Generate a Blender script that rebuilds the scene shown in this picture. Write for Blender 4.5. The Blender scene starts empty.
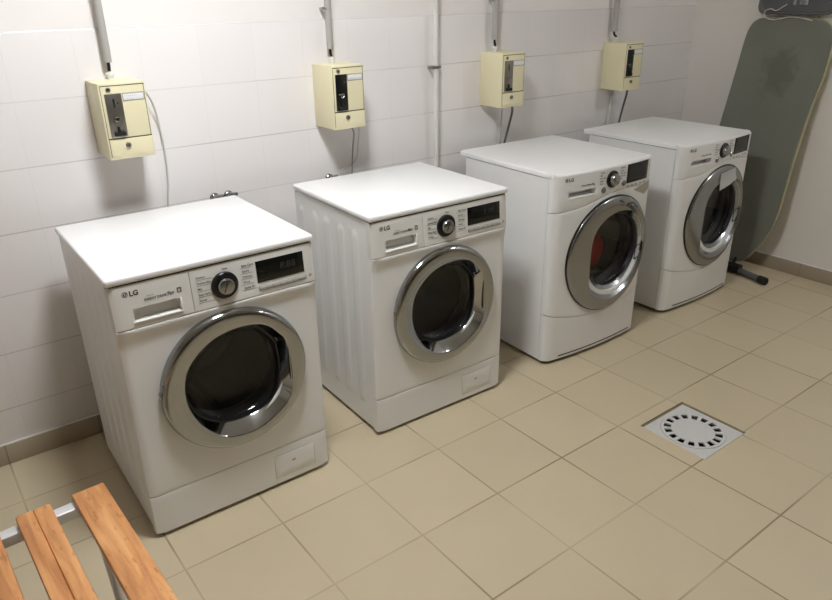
import bpy, bmesh, math, random
from mathutils import Vector, Matrix, Euler
PI = math.pi
random.seed(7)
S = bpy.context.scene
C = S.collection

# ------------------------------------------------------------------ camera, world, exposure
cam_d = bpy.data.cameras.new('camera'); cam = bpy.data.objects.new('camera', cam_d); C.objects.link(cam)
cam.location = (0.2008, -2.5088, 1.5144); cam.rotation_euler = (1.1544, 0.0135, -0.6516)
cam_d.sensor_fit = 'HORIZONTAL'; cam_d.sensor_width = 36; cam_d.lens = 697.3 * 36 / 832; cam_d.clip_start = 0.02
S.camera = cam
S.view_settings.view_transform = 'Standard'; S.view_settings.look = 'None'
S.view_settings.gamma = 1; S.view_settings.use_curve_mapping = False
S.view_settings.exposure = 0.0
w = bpy.data.worlds.new('world'); S.world = w; w.use_nodes = True
w.node_tree.nodes['Background'].inputs[0].default_value = (0.9, 0.95, 1, 1)
w.node_tree.nodes['Background'].inputs[1].default_value = 0.0
# ceiling lamps of the room: (x, y, length x, length y, emission)
LAMPS = [(0.95, -1.10, 0.34, 0.34, 108.0), (3.75, -2.05, 0.30, 0.30, 42.0)]
CEIL = 2.55
XL, XR, YF = -2.2, 4.165, -5.6

# ------------------------------------------------------------------ materials
def srgb(r, g, b):
    f = lambda c: (c/255/12.92) if c/255 <= .04045 else ((c/255+.055)/1.055)**2.4
    return (f(r), f(g), f(b), 1)
def mat(name, col, rough=.5, metal=0, spec=.5, coat=0, noise=0, nscale=30, bump=0, rvar=0):
    m = bpy.data.materials.new(name); m.use_nodes = True
    nt = m.node_tree; b = nt.nodes['Principled BSDF']
    b.inputs['Base Color'].default_value = col; b.inputs['Roughness'].default_value = rough
    b.inputs['Metallic'].default_value = metal; b.inputs['Specular IOR Level'].default_value = spec
    b.inputs['Coat Weight'].default_value = coat
    if noise or bump or rvar:
        tc = nt.nodes.new('ShaderNodeTexCoord'); n = nt.nodes.new('ShaderNodeTexNoise')
        n.inputs['Scale'].default_value = nscale; n.inputs['Detail'].default_value = 4
        nt.links.new(tc.outputs['Object'], n.inputs['Vector'])
        if noise:
            mx = nt.nodes.new('ShaderNodeMix'); mx.data_type = 'RGBA'
            mx.inputs[6].default_value = tuple(c*(1-noise) for c in col[:3])+(1,)
            mx.inputs[7].default_value = tuple(min(1, c*(1+noise)) for c in col[:3])+(1,)
            nt.links.new(n.outputs['Fac'], mx.inputs[0]); nt.links.new(mx.outputs[2], b.inputs['Base Color'])
        if rvar:
            mr = nt.nodes.new('ShaderNodeMapRange'); mr.inputs[3].default_value = max(0, rough-rvar); mr.inputs[4].default_value = rough+rvar
            nt.links.new(n.outputs['Fac'], mr.inputs[0]); nt.links.new(mr.outputs[0], b.inputs['Roughness'])
        if bump:
            bp = nt.nodes.new('ShaderNodeBump'); bp.inputs['Strength'].default_value = bump; bp.inputs['Distance'].default_value = .002
            nt.links.new(n.outputs['Fac'], bp.inputs['Height']); nt.links.new(bp.outputs[0], b.inputs['Normal'])
    return m
def emis(name, col, s):
    m = bpy.data.materials.new(name); m.use_nodes = True
    b = m.node_tree.nodes['Principled BSDF']
    b.inputs['Emission Color'].default_value = col; b.inputs['Emission Strength'].default_value = s
    b.inputs['Base Color'].default_value = (.8, .8, .8, 1)
    return m

M = {}
M['enamel'] = mat('white_enamel', srgb(233, 232, 230), .3)
M['lid'] = mat('white_lid', srgb(240, 239, 238), .33, rvar=.05, nscale=10, noise=.01)
M['panel'] = mat('pearl_plastic', srgb(222, 220, 214), .3)
M['chrome'] = mat('chrome', srgb(166, 168, 168), .08, 1)
M['chrome2'] = mat('satin_chrome', srgb(160, 163, 165), .2, 1, rvar=.05, nscale=12)
M['steel'] = mat('brushed_steel', srgb(150, 146, 138), .38, 1, noise=.1, nscale=60)
M['drum'] = mat('drum_steel', srgb(150, 150, 152), .3, 1, noise=.1, nscale=40)
M['rubber'] = mat('grey_rubber', srgb(52, 54, 58), .5)
M['black'] = mat('black_plastic', srgb(14, 14, 14), .3)
M['blackmat'] = mat('black_rubber', srgb(22, 22, 22), .7)
M['seam'] = mat('dark_seam', srgb(45, 45, 44), .8)
M['display'] = mat('display_black', srgb(10, 11, 11), .12)
M['ink'] = mat('grey_ink', srgb(80, 80, 82), .6)
M['inkdim'] = mat('display_ink', srgb(40, 43, 43), .6)
M['logo'] = mat('logo_ink', srgb(78, 76, 78), .5)
M['silver'] = mat('silver_plastic', srgb(168, 166, 160), .35, .3)
M['paper'] = mat('white_paper', srgb(232, 232, 230), .7, noise=.03, nscale=90)
M['tape'] = mat('old_tape_residue', srgb(176, 172, 160), .6, noise=.25, nscale=140)
M['cream'] = mat('cream_lacquer', srgb(232, 223, 186), .38, noise=.025, nscale=14)
M['white_pl'] = mat('white_plastic', srgb(225, 223, 216), .4)
M['grey_pl'] = mat('grey_conduit', srgb(176, 173, 168), .5, noise=.04, nscale=20)
M['cable_grey'] = mat('grey_cable', srgb(92, 92, 90), .5)
M['cable_white'] = mat('white_cable', srgb(200, 198, 192), .45)
M['cable_lt'] = mat('light_grey_cable', srgb(150, 148, 144), .5)
M['red'] = mat('red_cloth', srgb(225, 40, 50), .9, noise=.2, nscale=40)
M['ltcloth'] = mat('pale_cloth', srgb(120, 112, 90), .9, noise=.2, nscale=40)
M['frame'] = mat('bench_frame_metal', srgb(205, 205, 205), .35, .35)
M['drain'] = mat('drain_plastic', srgb(196, 194, 190), .45, noise=.05, nscale=40)
M['dark'] = mat('drain_dark', srgb(20, 19, 17), .8)
M['dirt'] = mat('dirty_grout', srgb(122, 108, 84), .85, noise=.2, nscale=80)
M['rest'] = mat('iron_rest_grey', srgb(88, 88, 90), .5, noise=.06, nscale=30)
M['foam'] = mat('board_edge_cream', srgb(176, 170, 128), .8, noise=.15, nscale=40)
M['paint'] = mat('wall_paint', srgb(242, 236, 233), .7, noise=.012, nscale=3, bump=.08)
M['paint_r'] = mat('wall_paint_side', srgb(234, 229, 222), .6, noise=.02, nscale=4, bump=.08)
M['paint_f'] = mat('darkened_front_wall', srgb(140, 134, 126), .7, noise=.03, nscale=3)  # unseen front wall, colour darkened to cut bounce and dim the chrome reflections
M['ceil'] = mat('ceiling_paint', srgb(235, 232, 226), .8, noise=.01, nscale=3)

def glass():
    m = bpy.data.materials.new('smoked_glass'); m.use_nodes = True
    nt = m.node_tree; nt.nodes.remove(nt.nodes['Principled BSDF'])
    out = nt.nodes['Material Output']
    tr = nt.nodes.new('ShaderNodeBsdfTransparent'); tr.inputs[0].default_value = (.66, .66, .66, 1)
    gl = nt.nodes.new('ShaderNodeBsdfGlossy'); gl.inputs['Roughness'].default_value = .04; gl.inputs[0].default_value = (.9, .9, .9, 1)
    lw = nt.nodes.new('ShaderNodeLayerWeight'); lw.inputs[0].default_value = .5
    p5 = nt.nodes.new('ShaderNodeMath'); p5.operation = 'POWER'; nt.links.new(lw.outputs['Facing'], p5.inputs[0]); p5.inputs[1].default_value = 5
    ma = nt.nodes.new('ShaderNodeMath'); ma.operation = 'MULTIPLY_ADD'; nt.links.new(p5.outputs[0], ma.inputs[0]); ma.inputs[1].default_value = .5; ma.inputs[2].default_value = .035
    mx = nt.nodes.new('ShaderNodeMixShader')
    nt.links.new(ma.outputs[0], mx.inputs[0]); nt.links.new(tr.outputs[0], mx.inputs[1]); nt.links.new(gl.outputs[0], mx.inputs[2])
    nt.links.new(mx.outputs[0], out.inputs[0]); return m
M['glass'] = glass()

def math_node(nt, op, a=None, b=None, c=None):
    n = nt.nodes.new('ShaderNodeMath'); n.operation = op
    for i, v in enumerate((a, b, c)):
        if v is None: continue
        if isinstance(v, (int, float)): n.inputs[i].default_value = v
        else: nt.links.new(v, n.inputs[i])
    return n.outputs[0]

def tiles(name, col, grout, axes, off, size, gw, rough, var, bump=.3, mott=.05, mscale=6, clean=0.0, weak=0.0):
    """square tiles laid on two world axes (objects sit at the origin, unrotated)"""
    m = bpy.data.materials.new(name); m.use_nodes = True
    nt = m.node_tree; L = nt.links; b = nt.nodes['Principled BSDF']
    tc = nt.nodes.new('ShaderNodeTexCoord'); sp = nt.nodes.new('ShaderNodeSeparateXYZ'); L.new(tc.outputs['Object'], sp.inputs[0])
    lines, cells = [], []
    for ax, o, s in zip(axes, off, size):
        u = math_node(nt, 'DIVIDE', math_node(nt, 'SUBTRACT', sp.outputs[ax], o), s)
        cells.append(math_node(nt, 'FLOOR', u))
        fr = math_node(nt, 'FRACT', u)
        d = math_node(nt, 'MINIMUM', fr, math_node(nt, 'SUBTRACT', 1.0, fr))
        lines.append(math_node(nt, 'MULTIPLY', d, s))
    if weak: lines[0] = math_node(nt, 'ADD', lines[0], weak*gw)
    d = math_node(nt, 'MINIMUM', lines[0], lines[1])
    mr = nt.nodes.new('ShaderNodeMapRange'); mr.interpolation_type = 'SMOOTHSTEP'
    L.new(d, mr.inputs[0]); mr.inputs[1].default_value = gw*.45; mr.inputs[2].default_value = gw*.9
    face = mr.outputs[0]
    cx = nt.nodes.new('ShaderNodeCombineXYZ'); L.new(cells[0], cx.inputs[0]); L.new(cells[1], cx.inputs[1])
    wn = nt.nodes.new('ShaderNodeTexWhiteNoise'); wn.noise_dimensions = '2D'; L.new(cx.outputs[0], wn.inputs['Vector'])
    ns = nt.nodes.new('ShaderNodeTexNoise'); ns.inputs['Scale'].default_value = mscale; ns.inputs['Detail'].default_value = 6
    L.new(tc.outputs['Object'], ns.inputs['Vector'])
    v = math_node(nt, 'ADD', math_node(nt, 'MULTIPLY', math_node(nt, 'SUBTRACT', wn.outputs['Value'], .5), var),
                  math_node(nt, 'MULTIPLY', math_node(nt, 'SUBTRACT', ns.outputs['Fac'], .5), mott))
    v = math_node(nt, 'ADD', v, 1.0)
    sc = nt.nodes.new('ShaderNodeVectorMath'); sc.operation = 'SCALE'; sc.inputs[0].default_value = col[:3]; L.new(v, sc.inputs['Scale'])
    # grout is partly worn clean / filled, by large noise
    n2 = nt.nodes.new('ShaderNodeTexNoise'); n2.inputs['Scale'].default_value = 2.2; L.new(tc.outputs['Object'], n2.inputs['Vector'])
    m2 = nt.nodes.new('ShaderNodeMapRange'); L.new(n2.outputs['Fac'], m2.inputs[0]); m2.inputs[1].default_value = .38; m2.inputs[2].default_value = .62
    m2.inputs[3].default_value = 0; m2.inputs[4].default_value = clean
    fc = math_node(nt, 'MAXIMUM', face, m2.outputs[0])
    mx = nt.nodes.new('ShaderNodeMix'); mx.data_type = 'RGBA'; mx.inputs[6].default_value = grout
    L.new(fc, mx.inputs[0]); L.new(sc.outputs[0], mx.inputs[7]); L.new(mx.outputs[2], b.inputs['Base Color'])
    rr = nt.nodes.new('ShaderNodeMapRange'); L.new(ns.outputs['Fac'], rr.inputs[0]); rr.inputs[3].default_value = rough-.04; rr.inputs[4].default_value = rough+.06
    L.new(rr.outputs[0], b.inputs['Roughness'])
    bp = nt.nodes.new('ShaderNodeBump'); bp.inputs['Strength'].default_value = bump; bp.inputs['Distance'].default_value = .002
    L.new(face, bp.inputs['Height']); L.new(bp.outputs[0], b.inputs['Normal'])
    return m
M['floor'] = tiles('floor_tiles', srgb(194, 179, 150), srgb(140, 122, 96), (0, 1), (.5802, -.8834), (.3115, .3115), .0042, .4, .05, mott=.10, mscale=5, clean=.75)
M['walltile'] = tiles('wall_tiles', srgb(236, 231, 229), srgb(196, 190, 187), (0, 2), (.55, 1.421), (.2033, .2022), .0026, .22, .02, bump=.2, mott=.01, clean=.72, weak=.62)
M['base'] = tiles('skirting_tiles', srgb(168, 154, 134), srgb(120, 108, 92), (0, 1), (.5802, -.8834), (.3115, .3115), .003, .4, .05, mott=.12, mscale=9, clean=.85)

def wood():
    m = bpy.data.materials.new('orange_wood'); m.use_nodes = True
    nt = m.node_tree; L = nt.links; b = nt.nodes['Principled BSDF']
    tc = nt.nodes.new('ShaderNodeTexCoord'); mp = nt.nodes.new('ShaderNodeMapping'); L.new(tc.outputs['Object'], mp.inputs[0])
    mp.inputs['Scale'].default_value = (16, 1.6, 16)
    n = nt.nodes.new('ShaderNodeTexNoise'); n.inputs['Scale'].default_value = 3.0; n.inputs['Detail'].default_value = 8; n.inputs['Distortion'].default_value = .6; L.new(mp.outputs[0], n.inputs['Vector'])
    cr = nt.nodes.new('ShaderNodeValToRGB'); L.new(n.outputs['Fac'], cr.inputs[0])
    e = cr.color_ramp.elements; e[0].position = .30; e[0].color = srgb(178, 116, 66); e[1].position = .72; e[1].color = srgb(226, 170, 112)
    k = e.new(.5); k.color = srgb(208, 146, 90)
    mp2 = nt.nodes.new('ShaderNodeMapping'); L.new(tc.outputs['Object'], mp2.inputs[0]); mp2.inputs['Scale'].default_value = (55, 14, 30)
    n2 = nt.nodes.new('ShaderNodeTexNoise'); n2.inputs['Scale'].default_value = 1.6; n2.inputs['Detail'].default_value = 2; L.new(mp2.outputs[0], n2.inputs['Vector'])
    r2 = nt.nodes.new('ShaderNodeMapRange'); L.new(n2.outputs['Fac'], r2.inputs[0]); r2.inputs[1].default_value = .62; r2.inputs[2].default_value = .72; r2.inputs[4].default_value = .55
    mx = nt.nodes.new('ShaderNodeMix'); mx.data_type = 'RGBA'; L.new(r2.outputs[0], mx.inputs[0]); L.new(cr.outputs[0], mx.inputs[6]); mx.inputs[7].default_value = srgb(140, 78, 36)
    L.new(mx.outputs[2], b.inputs['Base Color']); b.inputs['Roughness'].default_value = .42
    bp = nt.nodes.new('ShaderNodeBump'); bp.inputs['Strength'].default_value = .15; bp.inputs['Distance'].default_value = .002; L.new(n.outputs['Fac'], bp.inputs['Height']); L.new(bp.outputs[0], b.inputs['Normal'])
    return m
M['wood'] = wood()

def board_cover():
    m = bpy.data.materials.new('board_cover_green_grey'); m.use_nodes = True
    nt = m.node_tree; L = nt.links; b = nt.nodes['Principled BSDF']
    tc = nt.nodes.new('ShaderNodeTexCoord')
    n = nt.nodes.new('ShaderNodeTexNoise'); n.inputs['Scale'].default_value = 5; n.inputs['Detail'].default_value = 5; L.new(tc.outputs['Object'], n.inputs['Vector'])
    cr = nt.nodes.new('ShaderNodeMix'); cr.data_type = 'RGBA'; L.new(n.outputs['Fac'], cr.inputs[0]); cr.inputs[6].default_value = srgb(112, 114, 104); cr.inputs[7].default_value = srgb(126, 128, 116)
    # scorch stain of its own shape, upper middle of the board
    mp = nt.nodes.new('ShaderNodeMapping'); L.new(tc.outputs['Object'], mp.inputs[0]); mp.inputs['Location'].default_value = (0, .005*6.5, -1.10*5.5); mp.inputs['Scale'].default_value = (0, 6.5, 5.5)
    ln = nt.nodes.new('ShaderNodeVectorMath'); ln.operation = 'LENGTH'
    ad = nt.nodes.new('ShaderNodeVectorMath'); ad.operation = 'ADD'; L.new(mp.outputs[0], ad.inputs[0])
    n3 = nt.nodes.new('ShaderNodeTexNoise'); n3.inputs['Scale'].default_value = 14; L.new(tc.outputs['Object'], n3.inputs['Vector'])
    L.new(n3.outputs['Color'], ad.inputs[1]); sb = nt.nodes.new('ShaderNodeVectorMath'); sb.operation = 'SUBTRACT'; L.new(ad.outputs[0], sb.inputs[0]); sb.inputs[1].default_value = (.5, .5, .5)
    L.new(sb.outputs[0], ln.inputs[0])
    mr = nt.nodes.new('ShaderNodeMapRange'); L.new(ln.outputs['Value'], mr.inputs[0]); mr.inputs[1].default_value = .4; mr.inputs[2].default_value = .75; mr.inputs[3].default_value = .5; mr.inputs[4].default_value = 0
    mx = nt.nodes.new('ShaderNodeMix'); mx.data_type = 'RGBA'; L.new(mr.outputs[0], mx.inputs[0]); L.new(cr.outputs[2], mx.inputs[6]); mx.inputs[7].default_value = srgb(84, 84, 62)
    L.new(mx.outputs[2], b.inputs['Base Color']); b.inputs['Roughness'].default_value = .75
    return m
M['cover'] = board_cover()

# ------------------------------------------------------------------ mesh helpers
def obj(name, bm, m, parent=None, angle=35, loc=None, norm=True):
    if norm: bmesh.ops.recalc_face_normals(bm, faces=bm.faces[:])
    me = bpy.data.meshes.new(name); bm.to_mesh(me); bm.free()
    for k in (m if isinstance(m, (list, tuple)) else [m]): me.materials.append(M[k] if isinstance(k, str) else k)
    me.polygons.foreach_set('use_smooth', [True]*len(me.polygons))
    me.set_sharp_from_angle(angle=math.radians(angle))
    o = bpy.data.objects.new(name, me); C.objects.link(o)
    if parent: o.parent = parent
    if loc: o.location = loc
    return o
def empty(name, loc, rz=0):
    o = bpy.data.objects.new(name, None); C.objects.link(o); o.location = loc; o.rotation_euler = (0, 0, rz); o.empty_display_size = .05
    return o
def tag(o, label=None, cat=None, group=None, kind=None):
    if label: o['label'] = label
    if cat: o['category'] = cat
    if group: o['group'] = group
    if kind: o['kind'] = kind
    return o
def box(bm, x0, x1, y0, y1, z0, z1, bev=0, seg=2, mi=0):
    r = bmesh.ops.create_cube(bm, size=1)
    vs = r['verts']
    bmesh.ops.scale(bm, vec=(x1-x0, y1-y0, z1-z0), verts=vs)
    bmesh.ops.translate(bm, vec=((x0+x1)/2, (y0+y1)/2, (z0+z1)/2), verts=vs)
    fs = set(f for v in vs for f in v.link_faces)
    for f in fs: f.material_index = mi
    if bev:
        es = list(set(e for v in vs for e in v.link_edges))
        r = bmesh.ops.bevel(bm, geom=es, offset=bev, segments=seg, profile=.5, affect='EDGES')
        for f in r['faces']: f.material_index = mi
def bbox(*a, **k):
    bm = bmesh.new(); box(bm, *a, **k); return bm
def frame_at(t):
    t = t.normalized(); u = Vector((0, 0, 1)) if abs(t.z) < .9 else Vector((1, 0, 0))
    a = t.cross(u).normalized(); b = t.cross(a).normalized(); return a, b
def tube(bm, pts, r, n=12, caps=True):
    pts = [Vector(p) for p in pts]; rs = r if isinstance(r, (list, tuple)) else [r]*len(pts)
    loops = []; a = None
    for i, p in enumerate(pts):
        t = (pts[min(i+1, len(pts)-1)]-pts[max(i-1, 0)]).normalized()
        if a is None: a, b = frame_at(t)
        else:
            a = (a-t*a.dot(t)).normalized(); b = t.cross(a)
        loops.append([bm.verts.new(p+(a*math.cos(2*PI*k/n)+b*math.sin(2*PI*k/n))*rs[i]) for k in range(n)])
    for l0, l1 in zip(loops, loops[1:]):
        for k in range(n): bm.faces.new((l0[k], l0[(k+1) % n], l1[(k+1) % n], l1[k]))
    if caps: bm.faces.new(loops[0]); bm.faces.new(loops[-1][::-1])
def smooth_path(pts, n=8):
    P = [Vector(p) for p in pts]; P = [P[0]*2-P[1]]+P+[P[-1]*2-P[-2]]; out = []
    for i in range(1, len(P)-2):
        for k in range(n):
            t = k/n; a, b, c, d = P[i-1:i+3]
            out.append(.5*((2*b)+(-a+c)*t+(2*a-5*b+4*c-d)*t*t+(-a+3*b-3*c+d)*t**3))
    out.append(P[-2]); return out
def lathe(bm, prof, n=48, caps=(False, False), c=(0, 0, 0), axis='y'):
    """prof: (radius, h); h goes outward (-y) for axis y, up for axis z"""
    loops = []
    for r, h in prof:
        L = []
        for k in range(n):
            a = 2*PI*k/n
            if axis == 'y': L.append(bm.verts.new((c[0]+r*math.cos(a), c[1]-h, c[2]+r*math.sin(a))))
            else: L.append(bm.verts.new((c[0]+r*math.cos(a), c[1]+r*math.sin(a), c[2]+h)))
        loops.append(L)
    for l0, l1 in zip(loops, loops[1:]):
        for k in range(n): bm.faces.new((l0[k], l0[(k+1) % n], l1[(k+1) % n], l1[k]))
    if caps[0]: bm.faces.new(loops[0])
    if caps[1]: bm.faces.new(loops[-1])

# ------------------------------------------------------------------ the room
DX, DY, DH = 2.3435, -1.379, .135     # floor drain centre and half size
def room():
    bm = bmesh.new()
    xs = [XL-.1, DX-DH, DX+DH, XR+.1]; ys = [YF-.1, DY-DH, DY+DH, .1]
    for i in range(3):
        for j in range(3):
            if i == 1 and j == 1: continue
            box(bm, xs[i], xs[i+1], ys[j], ys[j+1], -.12, 0)
    bmesh.ops.remove_doubles(bm, verts=bm.verts[:], dist=1e-5)
    bad = [f for f in bm.faces if abs(f.normal.z) < .5 and any(
        g is not f and set(g.verts) == set(f.verts) for e in f.edges for g in e.link_faces)]
    bmesh.ops.delete(bm, geom=bad, context='FACES_ONLY')
    tag(obj('floor', bm, 'floor', norm=False), kind='structure')
    bm = bbox(XL-.1, XR+.1, YF-.1, .1, CEIL, CEIL+.1); tag(obj('ceiling', bm, 'ceil'), kind='structure')
    bm = bmesh.new()
    box(bm, XL-.1, XR, .005, .1, 0, CEIL, mi=0)
    box(bm, XL, XR, 0, .005, .0, 1.421, bev=.0015, mi=1)
    tag(obj('wall_back', bm, ['paint', 'walltile']), kind='structure')
    tag(obj('wall_right', bbox(XR, XR+.1, YF-.1, .1, 0, CEIL), 'paint_r'), kind='structure')
    tag(obj('wall_left', bbox(XL-.1, XL, YF-.1, .1, 0, CEIL), 'paint_r'), kind='structure')
    tag(obj('wall_front', bbox(XL, XR, YF-.1, YF, 0, CEIL), 'paint_f'), kind='structure')
    tag(obj('baseboard_back', bbox(XL, XR-.010, -.010, 0, 0, .077, bev=.0015), 'base'), kind='structure')
    tag(obj('baseboard_right', bbox(XR-.010, XR, YF, 0, 0, .077, bev=.0015), 'base'), kind='structure')
    tag(obj('baseboard_left', bbox(XL, XL+.010, YF, -.010, 0, .077, bev=.0015), 'base'), kind='structure')
    # pale sealing bead on top of the skirting tiles
    tag(obj('trim_1', bbox(XL, XR-.010, -.0075, 0, .077, .0805, bev=.001), 'white_pl'), kind='structure')
    tag(obj('trim_2', bbox(XR-.0075, XR, YF, 0, .077, .0805, bev=.001), 'white_pl'), kind='structure')
room()
for i, (x, y, lx, ly, s) in enumerate(LAMPS):
    t = empty('ceiling_light', (x, y, CEIL))
    tag(t, ['ceiling lamp above the left machines, the brighter one', 'ceiling lamp towards the right wall, the dimmer one'][i], 'ceiling light')
    bm = bmesh.new(); box(bm, -lx/2-.03, lx/2+.03, -ly/2-.03, ly/2+.03, -.03, 0, bev=.006); obj('housing', bm, 'white_pl', t)
    bm = bmesh.new(); box(bm, -lx/2, lx/2, -ly/2, ly/2, -.045, -.0301, bev=.004)
    obj('diffuser', bm, emis('lamp_%d' % i, (.94, .97, 1, 1), s), t)

# ------------------------------------------------------------------ washing machines
W, H = .6, .85
def roundover(e, r): return 0 if e >= r else r-math.sqrt(max(0, r*r-(r-max(e, 0))**2))
def yfA(x, z):
    e = min(x, W-x); y = roundover(e, .012)
    if z > .70: y -= .009*(1-min(1, (z-.70)/.126))
    else:
        t = max(0, min(1, (z-.655)/.045)); y -= .009*t*t*(3-2*t)
    return y
BOW = .022
def yfB(x, z):
    u = (x-.3)/.3; y = -BOW*(1-u*u); e = min(x, W-x); y += roundover(e, .028)
    return y + roundover(H-z, .012)
def make_text(parent, name, s, size, x, z, yf, m='ink', h=.0006, bold=0, spacing=1):
    cu = bpy.data.curves.new(name, 'FONT'); cu.body = s; cu.size = size; cu.resolution_u = 2; cu.offset = bold; cu.space_character = spacing
    o = bpy.data.objects.new(name, cu); C.objects.link(o)
    dg = bpy.context.evaluated_depsgraph_get(); me = bpy.data.meshes.new_from_object(o.evaluated_get(dg))
    bpy.data.objects.remove(o)
    for v in me.vertices:
        px, pz = x+v.co.x, z+v.co.y
        v.co = (px, yf(px, pz)-h, pz)
    me.name = name; me.materials.clear(); me.materials.append(M[m])
    r = bpy.data.objects.new(name, me); C.objects.link(r); r.parent = parent
    return r
def decal(bm, x0, x1, z0, z1, yf, h, nx=6, nz=2, base=0.0, bev=0):
    """slab lying on the curved front: from height base to height h, slanted sides"""
    G = []
    xs = [x0]+[x0+bev+(x1-x0-2*bev)*i/nx for i in range(nx+1)]+[x1] if bev else [x0+(x1-x0)*i/nx for i in range(nx+1)]
    zs = [z0]+[z0+bev+(z1-z0-2*bev)*i/nz for i in range(nz+1)]+[z1] if bev else [z0+(z1-z0)*i/nz for i in range(nz+1)]
    for i, x in enumerate(xs):
        G.append([bm.verts.new((x, yf(x, z)-(h-bev*.6 if bev and (i in (0, len(xs)-1) or j in (0, len(zs)-1)) else h), z)) for j, z in enumerate(zs)])
    top = []
    for i in range(len(xs)-1):
        for j in range(len(zs)-1): top.append(bm.faces.new((G[i][j], G[i+1][j], G[i+1][j+1], G[i][j+1])))
    bd = [G[i][0] for i in range(len(xs))]+[G[-1][j] for j in range(1, len(zs))]+[G[i][-1] for i in range(len(xs)-2, -1, -1)]+[G[0][j] for j in range(len(zs)-2, 0, -1)]
    b2 = [bm.verts.new((v.co.x, yf(v.co.x, v.co.z)-base, v.co.z)) for v in bd]
    n = len(bd)
    for i in range(n): bm.faces.new((bd[i], bd[(i+1) % n], b2[(i+1) % n], b2[i]))
def cyl_on(bm, x, z, yf, prof, n=32, cap=True):
    y = yf(x, z); s = [(r, h) for r, h in prof]
    lathe(bm, s, n, (False, cap), (x, y, z))
def grid_panel(bm, xs, zlo, zhi, zts, yf, recess=None, skirt=.014, er=.0025):
    """curved panel between zlo(x) and zhi(x) with softened borders and an optional sunk pocket"""
    xs = sorted(set([round(v, 5) for v in xs]))
    G = []; nx, nz = len(xs), len(zts)
    for i, x in enumerate(xs):
        row = []
        for j, t in enumerate(zts):
            z = zlo(x)+(zhi(x)-zlo(x))*t if t <= 1.0 and t >= 0 and not isinstance(t, str) else 0
            row.append([x, z])
        G.append(row)
    V = []
    for i, row in enumerate(G):
        r = []
        for j, (x, z) in enumerate(row):
            e = min(x-xs[0], xs[-1]-x, z-zlo(x), zhi(x)-z); y = yf(x, z)+roundover(e, er)
            if recess:
                x0, x1, z0, z1, d = recess
                if x0 < x < x1 and z0 < z < z1: y += d
            r.append(bm.verts.new((x, y, z)))
        V.append(r)
    for i in range(nx-1):
        for j in range(nz-1): bm.faces.new((V[i][j], V[i+1][j], V[i+1][j+1], V[i][j+1]))
    bd = [V[i][0] for i in range(nx)]+[V[-1][j] for j in range(1, nz)]+[V[i][-1] for i in range(nx-2, -1, -1)]+[V[0][j] for j in range(nz-2, 0, -1)]
    b2 = [bm.verts.new((v.co.x, v.co.y+skirt, v.co.z)) for v in bd]; n = len(bd)
    for i in range(n): bm.faces.new((bd[i], bd[(i+1) % n], b2[(i+1) % n], b2[i]))
def lin(a, b, n): return [a+(b-a)*i/n for i in range(n+1)]
def edges(a, b, n, e=.0025): return [a, a+e*.15, a+e*.5, a+e]+lin(a+e, b-e, n)+[b-e*.5, b-e*.15, b]
def pocket(a, b, e=.0012): return [a-.0004, a+e, b-e, b+.0004]
def zt_abs(z, lo, hi): return (z-lo)/(hi-lo)
def fan(bm, c, rin, poly, nr, yf, skirt=.014, inskirt=.02, er=.0025, na=120):
    """panel with a round hole: poly is the closed outline (x, z)"""
    angs = [2*PI*k/na for k in range(na)]+[math.atan2(z-c[1], x-c[0]) % (2*PI) for x, z in poly if 'c' ]
    angs = sorted(angs); A = [angs[0]]
    for a in angs[1:]:
        if a-A[-1] > .004: A.append(a)
    def hit(a):
        d = (math.cos(a), math.sin(a)); best = None
        for (x0, z0), (x1, z1) in zip(poly, poly[1:]+poly[:1]):
            ex, ez = x1-x0, z1-z0; den = d[0]*ez-d[1]*ex
            if abs(den) < 1e-12: continue
            t = ((x0-c[0])*ez-(z0-c[1])*ex)/den; s = ((x0-c[0])*d[1]-(z0-c[1])*d[0])/den
            if t > 0 and -1e-6 <= s <= 1+1e-6 and (best is None or t < best): best = t
        return best
    loops = []
    for a in A:
        D = hit(a); L = []
        ds = [(rin, inskirt)]+[(rin+(D-er-rin)*k/nr, 0) for k in range(nr+1)]+[(D-er*.5, roundover(er*.5, er)), (D-er*.15, roundover(er*.15, er)), (D, er), (D, er+skirt)]
        for d, y in ds:
            x, z = c[0]+d*math.cos(a), c[1]+d*math.sin(a)
            L.append(bm.verts.new((x, yf(min(max(x, 0), W), z)+y, z)))
        loops.append(L)
    n = len(A)
    for i in range(n):
        l0, l1 = loops[i], loops[(i+1) % n]
        for k in range(len(l0)-1): bm.faces.new((l0[k], l0[k+1], l1[k+1], l1[k]))

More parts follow.
